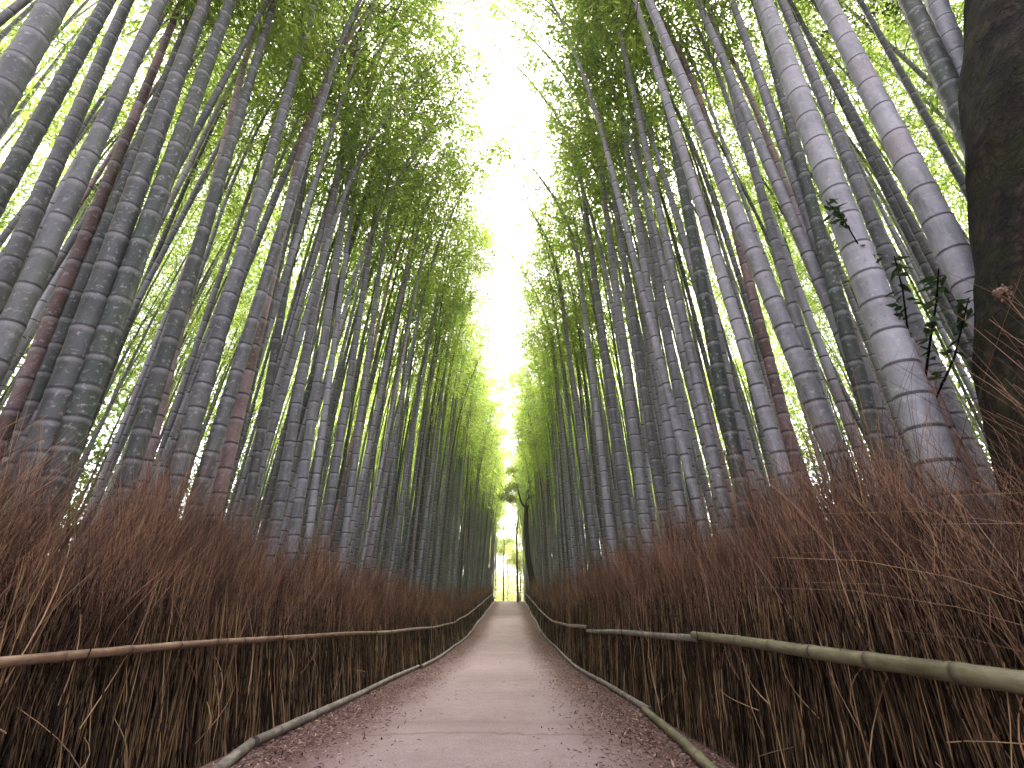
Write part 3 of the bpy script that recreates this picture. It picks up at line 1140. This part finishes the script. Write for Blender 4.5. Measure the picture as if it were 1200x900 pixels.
# ------------------------------------------------------------------ trees
def tree_parts(root, trunk_pts, rads, limbs, bark, leaf_mat=None, blobs=(), nleaf=0, Lf=.25, Wf=.09, sides=12):
    """trunk (one swept mesh) + limbs as part meshes, crown of leaf blades in clumps."""
    pts = np.asarray(trunk_pts, float)
    dl = np.r_[0, np.cumsum(np.linalg.norm(np.diff(pts, axis=0), axis=1))]
    n = 90
    s = np.linspace(0, dl[-1], n)
    q = np.stack([np.interp(s, dl, pts[:, c]) for c in range(3)], 1)
    for _ in range(3):
        q[1:-1] = (q[:-2] + q[1:-1] * 2 + q[2:]) / 4
    rr = np.interp(s, dl, rads)
    V, f = tubes(q[None], rr[None], sides, rot=[0.0])
    c = np.repeat(q, sides, axis=0)
    dirn = V - c
    nse = 1 + .03 * np.sin(V[:, 2] * 2.1 + dirn[:, 0] * 4) + .025 * np.sin(V[:, 2] * 5.3 + dirn[:, 1] * 9) + .012 * rng.normal(size=len(V))
    V = c + dirn * nse[:, None]
    link("trunk", mesh_from("trunk", V, f, mats=[bark]), root)
    for L in limbs:
        pp = np.asarray(L[0], float)
        dl2 = np.r_[0, np.cumsum(np.linalg.norm(np.diff(pp, axis=0), axis=1))]
        s2 = np.linspace(0, dl2[-1], 14)
        q2 = np.stack([np.interp(s2, dl2, pp[:, c]) for c in range(3)], 1)
        for _ in range(2):
            q2[1:-1] = (q2[:-2] + q2[1:-1] * 2 + q2[2:]) / 4
        r2 = L[1] * (1 - .85 * s2 / dl2[-1])
        V, f = tubes(q2[None], r2[None], 7)
        link("limb", mesh_from("limb", V, f, mats=[bark]), root)
    if nleaf:
        C = []
        for (cx, cy, cz, rx, rz) in blobs:
            m = max(4, nleaf // len(blobs))
            d = rand_unit(m) * (rng.random(m) ** .45)[:, None]
            C.append(np.stack([cx + d[:, 0] * rx, cy + d[:, 1] * rx, cz + d[:, 2] * rz], 1))
        C = np.concatenate(C)
        m = 5
        C = np.repeat(C, m, axis=0) + rng.normal(0, Lf * .7, (len(C) * m, 3))
        D = rand_unit(len(C)); D[:, 2] -= .3
        V, f = leaves(C, D, rand_unit(len(C)), rng.uniform(.7, 1.3, len(C)) * Lf, rng.uniform(.7, 1.3, len(C)) * Wf)
        link("crown", mesh_from("crown", V, f, mats=[leaf_mat], smooth=False, attrs={"tint": np.repeat(rng.random(len(C)), 4)}), root)


# big mossy trunk at the right edge: leans away to the right
bx, by = 2.78, 1.75
TR = .81
def edge_pt(u, v):
    r_ = ray(u, v)
    q_ = np.array([0, 0, CAMH]) + r_ * ((by - .15) / r_[1])
    return (q_[0] + TR, by, q_[2])
tp = [edge_pt(u, v) for u, v in ((1166, 540), (1156, 470), (1146, 390), (1140, 300), (1134, 200), (1131, 110), (1128, 30), (1128, -60))]
bx = tp[0][0] + .02
g0 = float(ground_z(bx, by))
tp = [(bx, by, g0 - .2), (bx, by, g0 + .4)] + tp
lx_, lz_ = (tp[-1][0] - tp[-3][0]), (tp[-1][2] - tp[-3][2])
for zz in (7, 9, 11.5, 14):
    tp.append((tp[-1][0] + 1.0 * (zz - tp[-1][2]) * lx_ / lz_, by + .05 * (zz - 5), zz))
tp = [(a_[0] - bx, a_[1] - by, a_[2] - g0) for a_ in tp]
root = thing("tree", "huge dark mossy tree trunk filling the upper right edge", "tree", (bx, by, g0))
def up_(i, dx, dy, dz):
    return (tp[i][0] + dx, tp[i][1] + dy, tp[i][2] + dz)
tree_parts(root, tp, [.62, .50, .46, .46, .46, .46, .46, .46, .46, .45, .42, .34, .24, .08],
           [([up_(-4, 0, 0, .3), up_(-4, 1.2, -.8, 1.8), up_(-4, 2.4, -1.6, 3)], .15), ([up_(-3, 0, 0, 0), up_(-3, .8, 1.0, 1.5), up_(-3, 1.4, 1.8, 3)], .13),
            ([up_(-3, 0, 0, .8), up_(-3, .5, -1.2, 2), up_(-3, .7, -2.2, 3)], .11)],
           M_BARK, M_EVER, [up_(-4, 2.3, -1.5, 3.3) + (1.5, .9), up_(-3, 1.4, 1.7, 3.2) + (1.5, .9), up_(-3, .7, -2.1, 3.2) + (1.2, .8), up_(-1, 0, 0, 0) + (1.3, .9)], 1600, .12, .05, sides=40)

# the dark tree at the far end and its neighbours
def far_tree(label, u, v0, t, prof, limbs, r0, bark, leaf, blobs, nleaf, Lf, Wf):
    p = at(u, v0, t)
    gx, gy = p[0], p[1]
    g_ = float(ground_z(gx, gy))
    root_ = thing("tree", label, "tree", (gx, gy, g_), "trees at the far end of the path")
    # profile given as pixel points, converted once into metres on the tree's own upright plane
    def loc(pt):
        u_, v_ = pt[0], pt[1]
        dd = pt[2] if len(pt) > 2 else 0.0
        rr_ = ray(u_, v_)
        s_ = (gy + dd) / rr_[1]
        q_ = np.array([0, 0, CAMH]) + rr_ * s_
        return q_ - np.array([gx, gy, g_])
    pts = [np.array([0, 0, -.3])] + [loc(a) for a in prof]
    rad = np.linspace(r0, r0 * .25, len(pts))
    lm = [([loc(a) for a in L[0]], L[1]) for L in limbs]
    bl = []
    for (u_, v_, rx, rz) in blobs:
        q_ = loc((u_, v_))
        bl.append((q_[0], q_[1] + random.uniform(-1, 1), q_[2], rx, rz))
    tree_parts(root_, pts, rad, lm, bark, leaf, bl, nleaf, Lf, Wf, sides=10)
    return root_


far_tree("dark leaning bare-limbed tree at the far end, right of the path", 625, 690, 40,
         [(624, 682), (619, 655), (616.5, 625), (616.5, 600), (620, 565), (622, 540), (620, 515), (616, 495), (619, 478)],
         [([(617, 596), (611, 590, .3), (608, 578, .6), (604, 560, .8)], .14), ([(621, 550), (612, 533, .3), (603, 527, .6), (594, 520, 1)], .13),
          ([(621, 535), (626, 520, -.3), (627, 505, -.5), (623, 490, -.7)], .11), ([(617, 585), (623, 582, -.3), (631, 575, -.7), (635, 560, -1)], .12),
          ([(620, 560), (624, 565, -.4), (628, 570, -.8)], .09), ([(621, 520), (613, 505, .3), (610, 485, .5)], .09),
          ([(604, 560, .8), (598, 556, 1.0), (590, 560, 1.2)], .06)],
         .31, M_BARK_FAR, M_TREELEAF, [(596, 572, .9, .4), (603, 566, .8, .35), (590, 580, .8, .3), (598, 585, .7, .3), (600, 552, .7, .3), (612, 490, .6, .4)], 700, .20, .08)
far_tree("slim brown trunk just left of the dark leaning tree", 607, 700, 52,
         [(606.5, 690), (606, 660), (605.5, 630), (607, 605), (609, 585), (611, 560)],
         [([(606, 625), (602, 605, .4), (598, 590, .6)], .07)], .17, M_BARK_BROWN, M_TREELEAF, [(610, 560, 1.2, .8), (600, 585, 1.0, .5), (606, 545, 1.2, .8)], 260, .26, .11)
far_tree("thin upright sapling with flat leaf tiers in the bright gap", 590, 700, 68,
         [(590, 690), (590, 660), (591, 640), (590, 620), (590, 600)],
         [([(590, 650), (585, 646, .3), (582, 645, .6)], .05), ([(590, 640), (597, 634, .3), (602, 633, .6)], .05)], .13, M_BARK_FAR, M_TREELEAF,
         [(586, 645, 1.3, .25), (597, 633, 1.3, .25), (590, 618, 1.6, .4), (590, 600, 1.5, .5)], 320, .30, .12)
fx = [(-9, 92, 15), (-3.5, 100, 17), (1.5, 88, 13), (5, 97, 16), (10, 90, 15), (-6, 112, 18), (3, 118, 19), (-1, 108, 16)]
fl_ = ["broad pale green tree beyond the crest, left of the gap", "tall pale tree beyond the crest in the bright gap", "small leafy tree past the crest near the dark leaning tree",
       "pale green tree beyond the crest behind the dark leaning tree", "leafy tree beyond the crest at the far right of the gap", "tall tree furthest back on the left of the gap",
       "tallest tree furthest back on the right of the gap", "leafy tree furthest back in the middle of the gap"]
for (x, y, h), lb in zip(fx, fl_):
    g_ = float(ground_z(x, y))
    root = thing("tree", lb, "tree", (x, y, g_), "trees at the far end of the path")
    limbs, blobs = [], []
    for k in range(7):
        a = random.uniform(0, 6.28); z0 = h * random.uniform(.35, .75); ln = h * random.uniform(.15, .28)
        e = (math.cos(a) * ln, math.sin(a) * ln, z0 + ln * .8)
        limbs.append(([(0, 0, z0), (e[0] * .5, e[1] * .5, z0 + ln * .5), e], .09))
        blobs.append((e[0], e[1], e[2], random.uniform(1.3, 2.2), random.uniform(.6, 1.1)))
        blobs.append((e[0] * .5, e[1] * .5, e[2] - .5, random.uniform(1.2, 2.0), random.uniform(.5, .9)))
    blobs.append((0, 0, h, 1.6, 1.2))
    tree_parts(root, [(0, 0, -.3), (.1, 0, h * .3), (-.15, .1, h * .6), (0, 0, h)], [.22, .17, .12, .03], limbs, M_BARK_BROWN, M_TREELEAF, blobs, 900, .34, .15, sides=8)

# far-off leafy edge of the wood behind the grove on both sides
C = []
for sgn in (-1, 1):
    m = 17000
    yy = rng.uniform(-12, 95, m)
    xx = sgn * rng.uniform(17, 25, m)
    zz = rng.random(m) ** 1.15 * 14 + .1
    C.append(np.stack([xx, yy, zz + ground_z(xx, yy)], 1))
    m = 8000
    yy = rng.uniform(-8, 75, m)
    xx = sgn * rng.uniform(18.5, 22, m)
    zz = rng.random(m) * 5 + .05
    C.append(np.stack([xx, yy, zz + ground_z(xx, yy)], 1))
C = np.concatenate(C)
m = 6
C = np.repeat(C, m, axis=0) + rng.normal(0, .35, (len(C) * m, 3))
V, f = leaves(C, rand_unit(len(C)), rand_unit(len(C)), rng.uniform(.25, .5, len(C)), rng.uniform(.10, .2, len(C)))
o = link("undergrowth", mesh_from("undergrowth", V, f, mats=[M_BUSHLEAF], smooth=False, attrs={"tint": np.repeat(rng.random(len(C)), 4)}))
o["kind"] = "stuff"
o["label"] = "green bushes and leaves far behind the bamboo on both sides"
m = 2600
yy = rng.uniform(76, 128, m)
xx = rng.uniform(-13, 13, m)
zz = rng.random(m) ** 1.3 * 5.5 + .1
C = np.stack([xx, yy, zz + ground_z(xx, yy)], 1)
C = np.repeat(C, 6, axis=0) + rng.normal(0, .4, (m * 6, 3))
V, f = leaves(C, rand_unit(len(C)), rand_unit(len(C)), rng.uniform(.25, .5, len(C)), rng.uniform(.12, .22, len(C)))
o = link("thicket", mesh_from("thicket", V, f, mats=[M_TREELEAF], smooth=False, attrs={"tint": np.repeat(rng.random(len(C)), 4)}))
o["kind"] = "stuff"
o["label"] = "hazy sunlit yellow-green thicket beyond the crest of the path"

# ------------------------------------------------------------------ evergreen shrub and dry plants at the right
sb = at(1062, 470, 2.75)
sx_, sy_ = sb[0], sb[1]
g_ = float(ground_z(sx_, sy_))
root = thing("evergreen_shrub", "small dark glossy-leaved shrub in front of the pale bamboos near the mossy trunk", "shrub", (sx_, sy_, g_))
shoots = [[(1075, 560), (1060, 470), (1040, 400), (1015, 350), (995, 310)], [(1075, 560), (1068, 450), (1064, 390), (1058, 340), (1048, 300)],
          [(1075, 560), (1082, 460), (1090, 400), (1098, 350), (1100, 315)], [(1075, 560), (1050, 420), (1020, 310), (990, 260), (968, 235)],
          [(1078, 560), (1095, 470), (1118, 420), (1128, 380), (1135, 350)]]
P = np.zeros((len(shoots), 5, 3))
for i, sh in enumerate(shoots):
    for j, (u, v) in enumerate(sh):
        P[i, j] = at(u, v, 2.75 - .12 * j * (i % 3 - .6)) - np.array([sx_, sy_, g_])
    P[i, 0] = (rng.uniform(-.05, .05), rng.uniform(-.05, .05), -.05)
Vb, fb = tubes(P, np.broadcast_to(np.linspace(.009, .003, 5)[None], (len(shoots), 5)), 6)
link("stems", mesh_from("stems", Vb, fb, mats=[M_BARK_FAR]), root)
C, D = [], []
for i in range(len(shoots)):
    for k in range(38):
        w = rng.uniform(1.3, 4.0)
        j = min(int(w), 3)
        q = P[i, j] + (P[i, j + 1] - P[i, j]) * (w - j)
        C.append(q + rng.normal(0, .018, 3))
        d = rng.normal(0, 1, 3); d[2] = -.1 + .3 * rng.normal()
        D.append(d)
C, D = np.array(C), np.array(D)
Nn = rng.normal(0, .35, C.shape); Nn[:, 2] += 1
V, f = leaves(C, D, Nn, rng.uniform(.065, .105, len(C)), rng.uniform(.026, .038, len(C)))
link("foliage", mesh_from("foliage", V, f, mats=[M_EVER], smooth=False, attrs={"tint": np.repeat(rng.random(len(C)), 4)}), root)

# dried flower head on its stalk
fc = at(1175, 343, 2.02)
fb_ = np.array([fc[0] + .12, fc[1] - .05, float(ground_z(fc[0] + .12, fc[1] - .05))])
root = thing("dried_flower", "dried tan flower head on a thin stalk in front of the mossy trunk", "flower", tuple(fb_))
s = np.linspace(0, 1, 9)
top = fc - fb_
q = np.stack([top[0] * s ** 2, top[1] * s ** 2, top[2] * s], 1)
V, f = tubes(q[None], np.linspace(.004, .002, 9)[None], 6)
link("stalk", mesh_from("stalk", V, f, mats=[M_GRASSDRY], attrs={"tint": np.full(len(V), .35)}), root)
n = 150
d = rand_unit(n)
C = top + d * np.array([.030, .030, .040]) * rng.uniform(.5, 1.0, n)[:, None]
D = rand_unit(n)
V, f = leaves(C, D, d + rng.normal(0, .3, d.shape), rng.uniform(.014, .022, n), rng.uniform(.012, .018, n))
link("flower_head", mesh_from("flower_head", V, f, mats=[M_FLOWER], smooth=False, attrs={"tint": np.repeat(rng.random(n), 4)}), root)

# long dry grass arching over the right bank
gb = np.array([2.55, 1.15, float(ground_z(2.55, 1.15))])
root = thing("dry_grass_clump", "clump of long arching dry grass stems under the mossy trunk on the right bank", "grass clump", tuple(gb))
n = 95
K = 9
s = np.linspace(0, 1, K)
az = rng.uniform(0, 6.28, n)
ln = rng.uniform(.7, 1.5, n)
hgt = rng.uniform(1.0, 1.65, n)
bx0 = rng.normal(0, .32, n); by0 = rng.normal(0, .5, n)
P = np.zeros((n, K, 3))
P[:, :, 0] = bx0[:, None] + np.cos(az)[:, None] * ln[:, None] * s ** 2
P[:, :, 1] = by0[:, None] + np.sin(az)[:, None] * ln[:, None] * s ** 2
P[:, :, 2] = hgt[:, None] * (1.45 * s - .62 * s ** 2.4)
V, f = tubes(P, np.broadcast_to((.0026 * (1 - .75 * s))[None], (n, K)), 4)
link("stems", mesh_from("stems", V, f, mats=[M_GRASSDRY], attrs={"tint": np.repeat(rng.random(n) * .8, K * 4)}), root)

# ------------------------------------------------------------------ light
SUN_EL, SUN_AZ = R(58), R(8)        # the sun stands ahead of the camera, high over the path
w = bpy.data.worlds.new("World")
sc.world = w
w.use_nodes = True
nt = w.node_tree
bg = nt.nodes["Background"]
sky = nt.nodes.new("ShaderNodeTexSky")
sky.sky_type = 'NISHITA'
sky.sun_disc = False
sky.sun_elevation = SUN_EL
sky.sun_rotation = SUN_AZ
sky.air_density = 1.0
sky.dust_density = 4.0
sky.ozone_density = 1.0
# thin white overcast: the sky keeps its brightness but loses most of its blue
bw = nt.nodes.new("ShaderNodeRGBToBW")
nt.links.new(sky.outputs[0], bw.inputs[0])
mx = nt.nodes.new("ShaderNodeMix")
mx.data_type = 'RGBA'
mx.inputs[0].default_value = .85
nt.links.new(sky.outputs[0], mx.inputs[6])
nt.links.new(bw.outputs[0], mx.inputs[7])
tn = nt.nodes.new("ShaderNodeMix")
tn.data_type = 'RGBA'
tn.blend_type = 'MULTIPLY'
tn.inputs[0].default_value = 1.0
nt.links.new(mx.outputs[2], tn.inputs[6])
tn.inputs[7].default_value = (1.04, .97, 1.03, 1)
nt.links.new(tn.outputs[2], bg.inputs[0])
bg.inputs[1].default_value = .15

sd = bpy.data.lights.new("sun", 'SUN')
sd.energy = 1.5
sd.angle = R(25)
sd.color = (1.0, .95, .88)
so = bpy.data.objects.new("sun", sd)
so.rotation_euler = (-(R(90) - SUN_EL), 0, -SUN_AZ)
so.location = (0, 20, 30)
col.objects.link(so)

hm = bpy.data.materials.new("haze")
hm.use_nodes = True
hn = hm.node_tree
for n_ in list(hn.nodes):
    hn.nodes.remove(n_)
ho = hn.nodes.new("ShaderNodeOutputMaterial")
hv = hn.nodes.new("ShaderNodeVolumePrincipled")
hv.inputs["Color"].default_value = (.93, .93, .80, 1)
hv.inputs["Density"].default_value = .0009
hv.inputs["Anisotropy"].default_value = .35
hn.links.new(hv.outputs[0], ho.inputs["Volume"])
x0_, x1_, y0_, y1_, z0_, z1_ = -402, 402, -402, 602, -3.2, 24
HV = np.array([(x, y, z) for z in (z0_, z1_) for y in (y0_, y1_) for x in (x0_, x1_)], float)
HF = np.array([(0, 2, 3, 1), (4, 5, 7, 6), (0, 1, 5, 4), (2, 6, 7, 3), (0, 4, 6, 2), (1, 3, 7, 5)])
o = link("haze", mesh_from("haze", HV, HF, mats=[hm], smooth=False))
o["kind"] = "stuff"

sc.view_settings.view_transform = 'Standard'
sc.view_settings.look = 'None'
sc.view_settings.gamma = 1
sc.view_settings.exposure = 3.15
sc.cycles.volume_bounces = 1
sc.cycles.volume_max_steps = 64
sc.cycles.max_bounces = 7
sc.cycles.diffuse_bounces = 4
sc.cycles.transmission_bounces = 5
sc.cycles.glossy_bounces = 2
sc.cycles.use_denoising = True
sc.cycles.sample_clamp_indirect = 8
